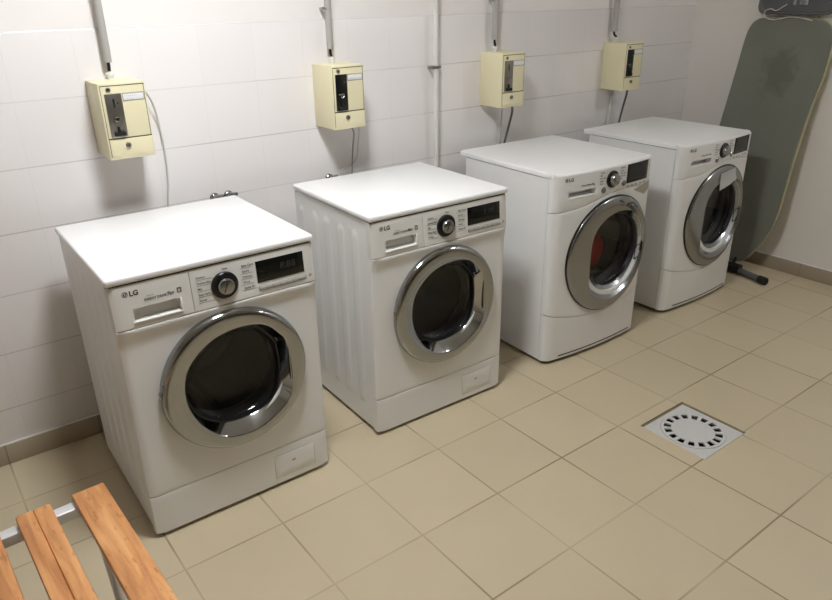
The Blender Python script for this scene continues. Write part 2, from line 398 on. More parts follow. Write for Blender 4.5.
def side_height(y, z, D):
    """embossed channels with round tops on the cabinet sides, y measured from the front"""
    h = 0
    for k in range(5):
        yc = D*(.195+.176*k); w_ = .018
        zz = max(0, z-.752) if z > .752 else max(0, .13-z)
        d = math.hypot(y-yc, zz)
        t = (d-w_)/.0045
        s = 1 if t < 0 else (0 if t > 1 else 1-t*t*(3-2*t))
        h = max(h, s)
    return h*.0028
def cabinet(bm, D, ribs, yfr, ztop, yback, hole, holer):
    y0 = yfr
    ny, nz = 90, 90
    for side in (0, 1):
        V = []
        ys = lin(y0, yback, ny); zs = lin(.018, ztop, nz)
        for y in ys:
            r = []
            for z in zs:
                o = roundover(min(y-y0+.004, yback-y), .008) - (side_height(y, z, D) if ribs else 0)
                o = o if ribs or True else 0
                if ribs: o += .0028
                x = o+.001 if side == 0 else W-.001-o
                r.append(bm.verts.new((x, y, z)))
            V.append(r)
        for i in range(ny):
            for j in range(nz): bm.faces.new((V[i][j], V[i+1][j], V[i+1][j+1], V[i][j+1]))
    box(bm, .004, W-.004, yback-.01, yback, .022, ztop)          # back sheet
    box(bm, .004, W-.004, y0, yback, .022, .03)                  # floor pan
    box(bm, .004, W-.004, y0, yback, ztop-.006, ztop)            # upper brace
    # front sheet with the drum opening
    poly = [(.004, .022), (W-.004, .022), (W-.004, ztop), (.004, ztop)]
    fan(bm, hole, holer, poly, 3, lambda x, z: y0+.004, skirt=.004, inskirt=.01, er=.001, na=72)

def chord_r(a, r, off, side):
    """radius of a circle cut by a vertical chord at distance off on the given side"""
    if off is None: return r
    ca = math.cos(a)*side
    if ca > 1e-6 and off/ca < r: return off/ca
    return r
def door_ring(bm, rings, n=144, closed_ids=()):
    """rings: (cx, cz, r, y, chord or None, side)"""
    loops = []
    for cx, cz, r, yfun, ch, side in rings:
        L = []
        for k in range(n):
            a = 2*PI*k/n; rr = chord_r(a, r, ch, side)
            x, z = cx+rr*math.cos(a), cz+rr*math.sin(a)
            L.append(bm.verts.new((x, yfun(x), z)))
        loops.append(L)
    for l0, l1 in zip(loops, loops[1:]):
        for k in range(n): bm.faces.new((l0[k], l0[(k+1) % n], l1[(k+1) % n], l1[k]))
    return loops

NA = 144
def shape(pts, c):
    """outline sampled as radii round c at NA even angles, softly rounded"""
    out = []
    P = smooth_path([(x, z, 0) for x, z in pts]+[(pts[0][0], pts[0][1], 0)], 6)
    P = [(p.x, p.y) for p in P]
    for k in range(NA):
        a = 2*PI*k/NA; d = (math.cos(a), math.sin(a)); best = None
        for (x0, z0), (x1, z1) in zip(P, P[1:]+P[:1]):
            ex, ez = x1-x0, z1-z0; den = d[0]*ez-d[1]*ex
            if abs(den) < 1e-12: continue
            t = ((x0-c[0])*ez-(z0-c[1])*ex)/den; q = ((x0-c[0])*d[1]-(z0-c[1])*d[0])/den
            if t > 0 and -1e-6 <= q <= 1+1e-6 and (best is None or t > best): best = t
        out.append(best if best else (out[-1] if out else .15))
    for _ in range(2): out = [(out[k-1]+2*out[k]+out[(k+1) % NA])/4 for k in range(NA)]
    return out
def sc_(rs, k, c, yf): return [((c[0]+r*k*math.cos(2*PI*i/NA)), (c[1]+r*k*math.sin(2*PI*i/NA)), yf) for i, r in enumerate(rs)]
def circ(cc, r, yf, c):
    """circle round cc sampled at even angles seen from c"""
    out = []; ox, oz = c[0]-cc[0], c[1]-cc[1]
    for i in range(NA):
        a = 2*PI*i/NA; dx, dz = math.cos(a), math.sin(a); b = ox*dx+oz*dz
        t = -b+math.sqrt(max(0, b*b-(ox*ox+oz*oz-r*r))); out.append((c[0]+t*dx, c[1]+t*dz, yf))
    return out
def loft(bm, rings):
    L = [[bm.verts.new((x, yf(x), z)) for x, z, yf in r] for r in rings]
    for a, b in zip(L, L[1:]):
        for k in range(NA): bm.faces.new((a[k], a[(k+1) % NA], b[(k+1) % NA], b[k]))
    return L

def logo(parent, x, z, yf, m='logo'):
    """round face mark: ring, open at the right, with the L inside, then the two letters"""
    bm = bmesh.new(); R_ = .0078; c = (x+R_, z)
    n = 40; outer = []
    vs = [bm.verts.new((c[0]+R_*math.cos(2*PI*k/n), 0, c[1]+R_*math.sin(2*PI*k/n))) for k in range(n)]
    bm.faces.new(vs)
    for v in bm.verts: v.co.y = yf(v.co.x, v.co.z)-.0005
    obj('logo_disc', bm, m, parent)
    bm = bmesh.new()
    def strip(pts, w_):
        P = [Vector((a, b)) for a, b in pts]
        L = []
        for i, p in enumerate(P):
            t = (P[min(i+1, len(P)-1)]-P[max(i-1, 0)]).normalized(); q = Vector((-t.y, t.x))*w_/2
            L.append((p+q, p-q))
        for a, b in zip(L, L[1:]):
            bm.faces.new([bm.verts.new((v.x, yf(v.x, v.y)-.0008, v.y)) for v in (a[0], b[0], b[1], a[1])])
    strip([(c[0]+.0056*math.cos(t), c[1]+.0056*math.sin(t)) for t in lin(.9, 2*PI-.05, 24)]+[(c[0]+.002, c[1])], .0011)
    strip([(c[0]-.0002, c[1]+.0036), (c[0]-.0002, c[1]-.003), (c[0]+.0022, c[1]-.003)], .0011)
    strip([(c[0]-.0036, c[1]+.003), (c[0]-.0022, c[1]+.003)], .0013)
    obj('logo_face', bm, 'panel', parent)
    make_text(parent, 'logo_letters', 'LG', .0195, x+.0185, z-.0068, yf, m, bold=.0008, spacing=1.02)

def leveling_feet(root, D, Y):
    for x in (.05, W-.05):
        for y in (.06, Y-.06):
            bm = bmesh.new(); lathe(bm, [(.0, 0), (.020, 0), (.022, .004), (.02, .010), (.008, .011), (.008, .0225)], 20, axis='z', c=(x, y, 0))
            obj('foot', bm, 'blackmat', root)

def machine_A(label, D, kilo, loc, rz, scaley=1):
    root = empty('washing_machine', (0, 0, 0)); tag(root, label, 'washing machine')
    hole, hr = (.30, .46), .172
    bm = bmesh.new(); cabinet(bm, D, True, .016, .826, D, hole, .18); obj('cabinet', bm, 'enamel', root)
    bm = bmesh.new(); box(bm, -.003, W+.003, -.004, D+.002, .829, H, bev=.007, seg=3); obj('top_panel', bm, 'lid', root)
    bm = bmesh.new(); box(bm, .008, W-.008, .004, D-.01, .822, .8295); obj('top_gasket', bm, 'seam', root)
    # front sheet
    poly = [(0, .1525), (W, .1525), (W, .7015), (0, .7015)]
    bm = bmesh.new(); fan(bm, hole, hr, poly, 12, yfA); obj('front_panel', bm, 'enamel', root)
    # kick plate with pump cover
    xs = edges(0, W, 24); bm = bmesh.new()
    grid_panel(bm, xs, lambda x: .013+.004*max(0, (abs(x-.3)-.285)/.015), lambda x: .1505, edges(0, 1, 8, .02), yfA); kp = obj('kick_plate', bm, 'enamel', root)
    bm = bmesh.new(); decal(bm, .40, .545, .034, .122, yfA, .0007, 6, 3, bev=.0006); pc = obj('pump_cover', bm, 'enamel', kp)
    bm = bmesh.new()
    for x0, x1, z0, z1 in ((.3988, .3993, .034, .1225), (.5457, .5463, .034, .116), (.3988, .538, .1225, .1230)):
        decal(bm, x0, x1, z0, z1, yfA, .0004, 2, 2)
    obj('cover_seam', bm, 'steel', kp)
    make_text(pc, 'cover_mark', 'e/1', .010, .462, .083, yfA, 'ink', .0010, bold=.0006)
    # drawer
    z0, z1 = .7035, .8245
    rc = (.055, .181, .722, .757, .022)
    xs = edges(0.0, .2143, 14)+pocket(rc[0], rc[1]); zl = lambda x: z0; zh = lambda x: z1
    zts = sorted(edges(0, 1, 8, .02)+[zt_abs(v, z0, z1) for v in pocket(rc[2], rc[3])])
    bm = bmesh.new(); grid_panel(bm, xs, zl, zh, zts, yfA, rc); dr = obj('detergent_drawer', bm, 'panel', root)
    bm = bmesh.new(); decal(bm, .051, .185, .7175, .7225, yfA, .0035, 6, 2, bev=.0015); decal(bm, .1805, .185, .7225, .758, yfA, .0025, 2, 2, bev=.001); obj('drawer_handle', bm, 'lid', dr)
    logo(root, .034, .801, yfA)
    make_text(root, 'drive_text', 'DIRECT DRIVE', .0092, .088, .7725, yfA, 'ink', bold=.00025)
    make_text(root, 'kilo_text', kilo, .0135, .1485, .7725, yfA, 'ink', bold=.0005)
    make_text(root, 'small_text', 'INVERTER', .0045, .094, .783, yfA, 'ink')
    bm = bmesh.new(); decal(bm, .1765, .1885, .7725, .787, yfA, .0006, 1, 1); obj('badge', bm, 'steel', root)
    make_text(root, 'badge_text', '8' if kilo[0] == '8' else '8', .0115, .1790, .7755, yfA, 'panel', h=.001, bold=.0004)
    # control panel
    xs = edges(.2150, W, 20)
    bm = bmesh.new(); grid_panel(bm, xs, zl, zh, edges(0, 1, 8, .02), yfA); cp = obj('control_panel', bm, 'panel', root)
    kn = bmesh.new(); cyl_on(kn, .310, .7610, yfA, [(.040, -.004), (.040, .004), (.037, .007), (.030, .008), (.026, .007)]); kb = obj('knob', kn, 'black', root)
    kn = bmesh.new(); cyl_on(kn, .310, .7610, yfA, [(.0250, .004), (.0245, .016), (.022, .020), (.019, .0212), (.0, .0216)], cap=False); ks = obj('knob_cap', kn, 'chrome2', kb)
    kn = bmesh.new(); box(kn, .3055, .3145, yfA(.310, .76)-.0245, yfA(.310, .76)-.019, .742, .783, bev=.002)
    bmesh.ops.rotate(kn, cent=(.310, 0, .7610), matrix=Matrix.Rotation(.35, 3, 'Y'), verts=kn.verts[:]); obj('knob_pointer', kn, 'chrome', kb)
    # programme names round the knob
    Lw = ['Cotton', 'Cotton Eco', 'Mix', 'Easy Care', 'Duvet']; Rw = ['Baby Care', 'Sports', 'Delicate', 'Wool', 'Quick 30']
    for i, s in enumerate(Lw):
        zz = .796-.0165*i; make_text(cp, 'programme_text', s, .0085, .232, zz, yfA, 'ink', bold=.0002)
    for i, s in enumerate(Rw):
        zz = .800-.0165*i; make_text(cp, 'programme_text', s, .0085, .366, zz, yfA, 'ink', bold=.0002)
    make_text(cp, 'programme_text', 'Rinse', .0075, .309, .806, yfA, 'ink', bold=.0002)
    bm = bmesh.new()
    for i in range(5):
        decal(bm, .230, .276, .7915-.0165*i, .7921-.0165*i, yfA, .0005, 1, 1)
    obj('programme_lines', bm, 'ink', cp)
    bm = bmesh.new()
    for i in range(5): decal(bm, .360, .398, .7955-.0165*i, .7961-.0165*i, yfA, .0005, 1, 1)
    obj('programme_lines', bm, 'ink', cp)
    bm = bmesh.new(); decal(bm, .409, .562, .741, .806, yfA, .0012, 6, 3, bev=.0006); dp = obj('display', bm, 'display', root)
    make_text(dp, 'display_text', '8:88', .030, .484, .768, yfA, 'inkdim', .0016)
    for i, s in enumerate(('Wash', 'Rinse', 'Spin')): make_text(dp, 'display_text', s, .007, .418, .772-.012*i, yfA, 'inkdim', .0016)
    for i in range(4): make_text(dp, 'display_text', ['1400', '1200', '800', '400'][i], .006, .545, .795-.012*i, yfA, 'inkdim', .0016)
    bm = bmesh.new()
    decal(bm, .410, .566, .7165, .7300, yfA, .0012, 6, 2, bev=.0006); bs = obj('button_strip', bm, 'silver', root)
    for i in range(7):
        x = .413+.0218*i; bm = bmesh.new(); decal(bm, x, x+.0185, .7185, .728, yfA, .0028, 2, 2, base=.001, bev=.0008); obj('button', bm, 'grey_pl', bs)
    make_text(cp, 'start_symbol', 'O', .012, .575, .722, yfA, 'ink', bold=.0004)
    # door
    dc = (.309, .457); ic = (.306, .458)
    f = lambda h: (lambda x: -h)
    dn = empty('door', (0, 0, 0)); dn.parent = root
    bm = bmesh.new()
    R0 = .2285
    prof = [(R0-.004, -.002), (R0, .002), (R0+.0005, .008), (R0-.002, .016), (R0-.007, .0225), (R0-.014, .026), (R0-.021, .0270), (R0-.030, .0262)]
    dark = [(x_+.010, z_-.008) for x_, z_ in [(.440, .545), (.387, .602), (.315, .616), (.238, .596), (.173, .535), (.146, .470), (.155, .411), (.188, .360), (.240, .326), (.310, .316), (.385, .331), (.432, .375), (.447, .460)]]
    lip = [(.468, .552), (.406, .615), (.315, .629), (.232, .607), (.165, .545), (.146, .470), (.157, .400), (.190, .338), (.244, .287), (.340, .272), (.435, .314), (.477, .372), (.480, .475)]
    ls, ds = shape(lip, ic), shape(dark, ic)
    rings = [circ(dc, r, f(h), ic) for r, h in prof]
    rings += [sc_(ls, 1.012, ic, f(.0262)), sc_(ls, 1.0, ic, f(.0250)), sc_(ls, .992, ic, f(.0225)), sc_(ds, 1.012, ic, f(-.006)), sc_(ds, 1.0, ic, f(-.010)), sc_(ds, 1.0, ic, f(-.016))]
    loft(bm, rings); obj('door_ring', bm, 'chrome', dn)
    bm = bmesh.new()
    loft(bm, [sc_(ds, 1.002, ic, f(-.0085)), sc_(ds, .975, ic, f(-.0090)), sc_(ds, .965, ic, f(-.015))]); obj('glass_seal', bm, 'black', dn)
    bm = bmesh.new()
    L = loft(bm, [sc_(ds, .985*math.cos(t), ic, f(-.012-.048*math.sin(t)**.8)) for t in lin(.0, PI/2-.02, 14)]); bm.faces.new(L[-1]); obj('door_glass', bm, 'glass', dn)
    bm = bmesh.new(); box(bm, .4755, .4785, -.0265, -.012, .400, .520, bev=.001); obj('door_handle', bm, 'chrome', dn)
    bm = bmesh.new(); box(bm, .079, .085, -.018, -.004, .452, .492, bev=.002); obj('door_hinge', bm, 'steel', dn)
    inner(root, ic, .172, D)
    leveling_feet(root, D, D)
    finish(root, D, loc, rz, scaley)
    return root

def inner(root, c, r, D):
    bm = bmesh.new()
    lathe(bm, [(r+.004, .004), (r-.006, .000), (r-.010, -.012), (r-.004, -.022), (r-.014, -.030), (r-.008, -.042), (r-.020, -.052), (r-.026, -.060), (r-.012, -.075), (r+.04, -.080)], 72, c=(c[0], .016, c[1]))
    obj('door_gasket', bm, 'rubber', root)
    bm = bmesh.new()
    lathe(bm, [(r-.020, -.072), (r+.03, -.076), (r+.045, -.085), (r+.045, -(D-.10)), (r+.03, -(D-.085)), (.04, -(D-.075)), (.03, -(D-.085)), (0.001, -(D-.09))], 72, c=(c[0], .016, c[1]))
    for k in range(3):
        a = 2*PI*k/3+.4; R_ = r+.044
        pts = [(c[0]+R_*math.cos(a), .12, c[1]+R_*math.sin(a)), (c[0]+(R_-.02)*math.cos(a), .2, c[1]+(R_-.02)*math.sin(a)), (c[0]+(R_-.02)*math.cos(a), D-.2, c[1]+(R_-.02)*math.sin(a)), (c[0]+R_*math.cos(a), D-.12, c[1]+R_*math.sin(a))]
        tube(bm, smooth_path(pts, 4), .028, 10)
    obj('drum', bm, 'drum', root)

def finish(root, D, loc, rz, scaley=1):
    """move the mesh data so the empty sits under the middle of the base"""
    off = Vector((W/2, D/2, 0))
    def rec(o):
        for ch in o.children:
            if ch.type == 'MESH':
                ch.data.transform(Matrix.Translation(-off))
            rec(ch)
    bpy.context.view_layer.update()
    rec(root)
    root.rotation_euler = (0, 0, rz)
    c, s = math.cos(rz), math.sin(rz)
    root.location = (loc[0]+c*off.x-s*off.y*scaley, loc[1]+s*off.x+c*off.y*scaley, 0)
    root.scale = (1, scaley, 1)

def machine_B(label, D, loc, rz, sticker=None, scaley=1):
    root = empty('washing_machine', (0, 0, 0)); tag(root, label, 'washing machine')
    hole, hr = (.382, .460), .184
    yb = D-.045
    bm = bmesh.new(); cabinet(bm, D, False, .0415, .826, yb, (.365, .462), .190); obj('cabinet', bm, 'enamel', root)
    bm = bmesh.new()   # top panel, overhanging at the back
    ol = [(W*i/30, yfB(min(max(W*i/30, .004), W-.004), .80)+.0118, 0) for i in range(31)]+[(W, D-.012, 1), (W-.004, D-.004, 1), (W-.012, D, 1), (.012, D, 1), (.004, D-.004, 1), (0, D-.012, 1)]
    ol[0] = (0, ol[1][1]+.008, 0); ol[30] = (W, ol[29][1]+.008, 0)
    cxm, cym = W/2, D/2; Lr = []
    for ins, z in ((0, .829), (0, H-.006), (.0012, H-.0025), (.0035, H-.0006), (.006, H)):
        Lr.append([bm.verts.new((x+(-ins if x > W-.02 else ins if x < .02 else 0)*1.0, y-(ins if y > D/2 else 0), z)) for x, y, _ in ol])
    n = len(ol)
    for a, b in zip(Lr, Lr[1:]):
        for k in range(n): bm.faces.new((a[k], a[(k+1) % n], b[(k+1) % n], b[k]))
    bm.faces.new(Lr[0]); bm.faces.new(Lr[-1])
    obj('top_panel', bm, 'lid', root)
    bm = bmesh.new(); box(bm, .006, W-.006, .045, yb-.004, .822, .8295); obj('top_gasket', bm, 'seam', root)
    # curves of the front seams
    def zc(x):     # lower edge of the control panel: sweeps up over the door
        t = min(1, abs(x-.36)/.24)
        return .690+.037*x/.6+.026*(1-t*t)**2
    def zk(x):     # kick plate seam: hangs down in the middle
        u = (x-.3)/.3; return .190+.050*u*u
    N = 30
    up = [(W-W*i/N, zc(W-W*i/N)-.001) for i in range(N+1)]; lo = [(W*i/N, zk(W*i/N)+.001) for i in range(N+1)]
    bm = bmesh.new(); fan(bm, hole, hr, lo+up, 10, yfB, skirt=.008, inskirt=.05, na=132); obj('front_panel', bm, 'enamel', root)
    bm = bmesh.new(); grid_panel(bm, edges(0, W, 30), lambda x: .017, lambda x: zk(x)-.001, edges(0, 1, 10, .02), yfB, skirt=.008); kp = obj('kick_plate', bm, 'enamel', root)
    bm = bmesh.new(); decal(bm, .075, .55, .029, .0345, yfB, .0006, 20, 1); obj('vent_slot', bm, 'black', kp)
    rc = (.066, .211, .748, .772, .034)
    xs = edges(0, W, 30)+pocket(rc[0], rc[1])
    # absolute z rows through the pocket: use rows above the sweep as fractions of a straight band
    bm = bmesh.new()
    zt = sorted(edges(0, 1, 10, .02))
    def zlo(x): return zc(x)+.001
    # rows are bent so that rows at .748 and .776 stay level inside the pocket's span
    lv = [('f', t) for t in (0, .004, .012, .02)]
    rows = []
    def row(x, k):
        l = zlo(x)
        seq = [l, l+.0004, l+.0012, l+.0025]
        if True:
            m0 = max(rc[2], l+.003) ; m1 = max(rc[3], m0+.003)
            seq += [m0-.0002, m0+.0012, m1-.0012, m1+.0002]
            seq += [m1+(H-.004-m1)*t for t in (.25, .5, .7, .78, .84, .9, .94, .97, 1)]+[H-.002, H-.0008, H]
        return seq[k]
    nR = 20
    xs = sorted(set(round(v, 5) for v in xs)); V = []
    for x in xs:
        r = []
        for k in range(nR):
            z = row(x, k); e = min(x, W-x, z-zlo(x)); y = yfB(x, z)+roundover(e, .0025)
            if rc[0] < x < rc[1] and k in (5, 6): y += rc[4]
            r.append(bm.verts.new((x, y, z)))
        V.append(r)
    for i in range(len(xs)-1):
        for j in range(nR-1): bm.faces.new((V[i][j], V[i+1][j], V[i+1][j+1], V[i][j+1]))
    bd = [V[i][0] for i in range(len(xs))]+[V[-1][j] for j in range(1, nR)]+[V[i][-1] for i in range(len(xs)-2, -1, -1)]+[V[0][j] for j in range(nR-2, 0, -1)]
    b2 = [bm.verts.new((v.co.x, v.co.y+.008, min(v.co.z, H-.004))) for v in bd]
    for i in range(len(bd)): bm.faces.new((bd[i], bd[(i+1) % len(bd)], b2[(i+1) % len(bd)], b2[i]))
    cp = obj('control_panel', bm, 'enamel', root)
    bm = bmesh.new(); decal(bm, .064, .213, .7425, .7475, yfB, .0012, 8, 2, bev=.0005); obj('drawer_handle', bm, 'lid', cp)
    logo(root, .044, .822, yfB)
    make_text(root, 'drive_text', 'Direct Drive 9kg', .0105, .130, .787, yfB, 'ink', bold=.0003)
    kx, kz = .308, .793
    kn = bmesh.new(); cyl_on(kn, kx, kz, yfB, [(.036, -.004), (.036, .004), (.033, .008), (.028, .008), (.026, .006)]); kb = obj('knob', kn, 'black', root)
    kn = bmesh.new(); cyl_on(kn, kx, kz, yfB, [(.026, .004), (.0255, .018), (.022, .024), (.014, .0265), (.0, .027)], cap=False); obj('knob_cap', kn, 'chrome', kb)
    for x, z in ((.258, .754), (.384, .764)):
        bm = bmesh.new(); cyl_on(bm, x, z, yfB, [(.0125, -.003), (.0125, .003), (.010, .006), (.004, .007), (0.0, .0072)], 20, cap=False); obj('button', bm, 'chrome2', root)
    for i, s in enumerate(('Cotton', 'Mix', 'Easy Care', 'Duvet', 'Wool')): make_text(cp, 'programme_text', s, .0085, .233, .825-.0115*i, yfB, 'ink', bold=.0002)
    for i, s in enumerate(('Delicate', 'Sports', 'Baby Care', 'Quick 30', 'Rinse')): make_text(cp, 'programme_text', s, .0085, .356, .829-.0115*i, yfB, 'ink', bold=.0002)
    bm = bmesh.new(); decal(bm, .403, .553, .758, .839, yfB, .0015, 8, 4, bev=.0006); dp = obj('display', bm, 'display', root)
    for i in range(5): make_text(cp, 'button_text', ['Temp', 'Rinse', 'Spin', 'Time', 'Start'][i], .009, .405+.031*i, .742, yfB, 'ink', bold=.0003)
    # door
    dn = empty('door', (0, 0, 0)); dn.parent = root
    bw = lambda x: -BOW*(1-((x-.3)/.3)**2)
    f = lambda h: (lambda x: bw(x)-h)
    c0 = (.336, .459); ic = (.372, .462); R0 = .256
    bm = bmesh.new(); loft(bm, [circ(c0, R0+a_, f(h_), ic) for a_, h_ in ((.0045, -.004), (.0045, .004), (.002, .007), (-.003, .008), (-.006, 0))])
    obj('door_seal', bm, 'black', dn)
    dark = [(.396+.165*math.cos(t), .458+.167*math.sin(t)) for t in lin(0, 2*PI, 24)[:-1]]
    lip = [(x_+.010, z_-.003) for x_, z_ in [(.200, .315), (.268, .268), (.353, .248), (.455, .275), (.536, .345), (.562, .440), (.556, .530), (.500, .612), (.394, .648), (.300, .643), (.228, .601), (.198, .540), (.195, .430)]]
    ls, ds = shape(lip, ic), shape(dark, ic)
    bm = bmesh.new()
    rings = [circ(c0, r, f(h), ic) for r, h in [(R0-.002, .002), (R0, .007), (R0-.002, .011), (R0-.006, .0135), (R0-.011, .0145)]]
    rings += [sc_(ls, 1.01, ic, f(.0150)), sc_(ls, 1.0, ic, f(.0140)), sc_(ls, .99, ic, f(.0120)), sc_(ds, 1.012, ic, f(-.028)), sc_(ds, 1.0, ic, f(-.031)), sc_(ds, 1.0, ic, f(-.038))]
    loft(bm, rings); obj('door_ring', bm, 'chrome2', dn)
    bm = bmesh.new()
    loft(bm, [sc_(ds, 1.002, ic, f(-.0295)), sc_(ds, .965, ic, f(-.0300)), sc_(ds, .955, ic, f(-.037))]); obj('glass_seal', bm, 'black', dn)
    bm = bmesh.new()
    L = loft(bm, [sc_(ds, .985*math.cos(t), ic, f(-.033-.040*math.sin(t)**.8)) for t in lin(.0, PI/2-.02, 14)]); bm.faces.new(L[-1]); obj('door_glass', bm, 'glass', dn)
    bm = bmesh.new()   # scooped pull at the right of the glass
    vs = [(.532, .385, -.002), (.563, .405, .010), (.566, .450, .010), (.545, .440, -.004)]
    tube(bm, smooth_path([(a, bw(a)-h_, b) for a, b, h_ in vs+vs[:1]], 6), .0020, 8)
    obj('door_handle', bm, 'blackmat', dn)
    inner(root, (.375, .460), .184, D-.04)
    if sticker == 'scratch':
        bm = bmesh.new()
        rnd = random.Random(11)
        for i in range(26):
            a = math.radians(rnd.uniform(52, 84)); r = rnd.uniform(.212, .238); l = rnd.uniform(.010, .030); h_ = rnd.uniform(.0016, .006); t_ = a-PI/2+rnd.uniform(-.25, .25)
            cx_, cz_ = c0[0]+r*math.cos(a), c0[1]+r*math.sin(a); q = []
            for u, v in ((-1, -1), (1, -1), (1, 1), (-1, 1)):
                x_ = cx_+u*l/2*math.cos(t_)-v*h_/2*math.sin(t_); z_ = cz_+u*l/2*math.sin(t_)+v*h_/2*math.cos(t_)
                q.append(bm.verts.new((x_, bw(x_)-.0158-.00002*i, z_)))
            bm.faces.new(q)
        obj('torn_sticker', bm, 'ink', dn)['label'] = 'grey torn sticker remains'
        bm = bmesh.new()
        P = [(.460, .722), (.592, .746), (.592, .712), (.545, .688)]
        bm.faces.new([bm.verts.new((a, yfB(a, b)-.001, b)) for a, b in P]); 
        bmesh.ops.subdivide_edges(bm, edges=bm.edges[:], cuts=6, use_grid_fill=True)
        for v in bm.verts: v.co.y = yfB(v.co.x, v.co.z)-.0012
        obj('tape_residue', bm, 'tape', root)['label'] = 'greyish strip of old tape residue'
    leveling_feet(root, D, yb)
    finish(root, D, loc, rz, scaley)
    return root

PM = [(.5585, -.7130, -.0118), (1.3896, -.6870, -.0277), (2.2604, -.7009, -.0342), (3.1136, -.7020, .0011)]
m1 = machine_A('white front-loading washing machine nearest the wooden bench, 7 kg', .56, '7kg', PM[0][:2], PM[0][2], 1.03)
m2 = machine_A('white front-loading washing machine beside the thin white wall pipe, its side ribbed', .56, '8kg', PM[1][:2], PM[1][2], .975)
m3 = machine_B('white front-loading washing machine holding red laundry, torn sticker on its door', .61, PM[2][:2], PM[2][2], 'scratch')
m4 = machine_B('white front-loading washing machine next to the ironing board, paper on its door', .61, PM[3][:2], PM[3][2], None, .975)

def loc_on(k, x, y, z):
    X, Y, a = PM[k]; c, s = math.cos(a), math.sin(a)
    return Vector((X+c*x-s*y, Y+s*x+c*y, z))
def lump(name, k, c, r, m, label, cat, seed):
    rnd = random.Random(seed); bm = bmesh.new(); bmesh.ops.create_icosphere(bm, subdivisions=4, radius=1)
    ph = [(Vector((rnd.uniform(-1, 1), rnd.uniform(-1, 1), rnd.uniform(-1, 1))).normalized(), rnd.uniform(2, 7), rnd.uniform(0, 6)) for _ in range(10)]
    for v in bm.verts:
        n = v.co.normalized(); d = 1+.05*sum(math.sin(q.dot(n)*f+p) for q, f, p in ph)
        v.co = Vector((n.x*r[0]*d, n.y*r[1]*d, n.z*r[2]*d))
    o = obj(name, bm, m); o.location = loc_on(k, *c); tag(o, label, cat); return o
lump('laundry', 2, (.440, .165, .405), (.050, .042, .072), 'red', 'crumpled red laundry behind the glass door of the third machine', 'laundry', 3)
lump('laundry', 2, (.440, .165, .302), (.070, .045, .022), 'ltcloth', 'pale greenish laundry below the red laundry in the drum', 'laundry', 5)

def paper_note():
    bm = bmesh.new(); bw = lambda x: -BOW*(1-((x-.3)/.3)**2)
    V = []; nx, nz = 10, 10
    for i in range(nx+1):
        row = []
        for j in range(nz+1):
            u, v = i/nx, j/nz
            x = .290+.136*u+.012*(1-v)*(u-.7); z = .697-.012*(1-u)-(.064+.018*(1-u)-.006*u)*(1-v)
            y = bw(x)-.0165-.010*(1-v)**2-.004*math.sin(u*3)*(1-v)
            row.append(bm.verts.new(tuple(loc_on(3, x, y, z))))
        V.append(row)
    for i in range(nx):
        for j in range(nz): bm.faces.new((V[i][j], V[i+1][j], V[i+1][j+1], V[i][j+1]))
    bmesh.ops.solidify(bm, geom=bm.faces[:], thickness=.0006)
    tag(obj('paper_note', bm, 'paper'), 'small white paper note hanging over the door of the last machine', 'note')
paper_note()

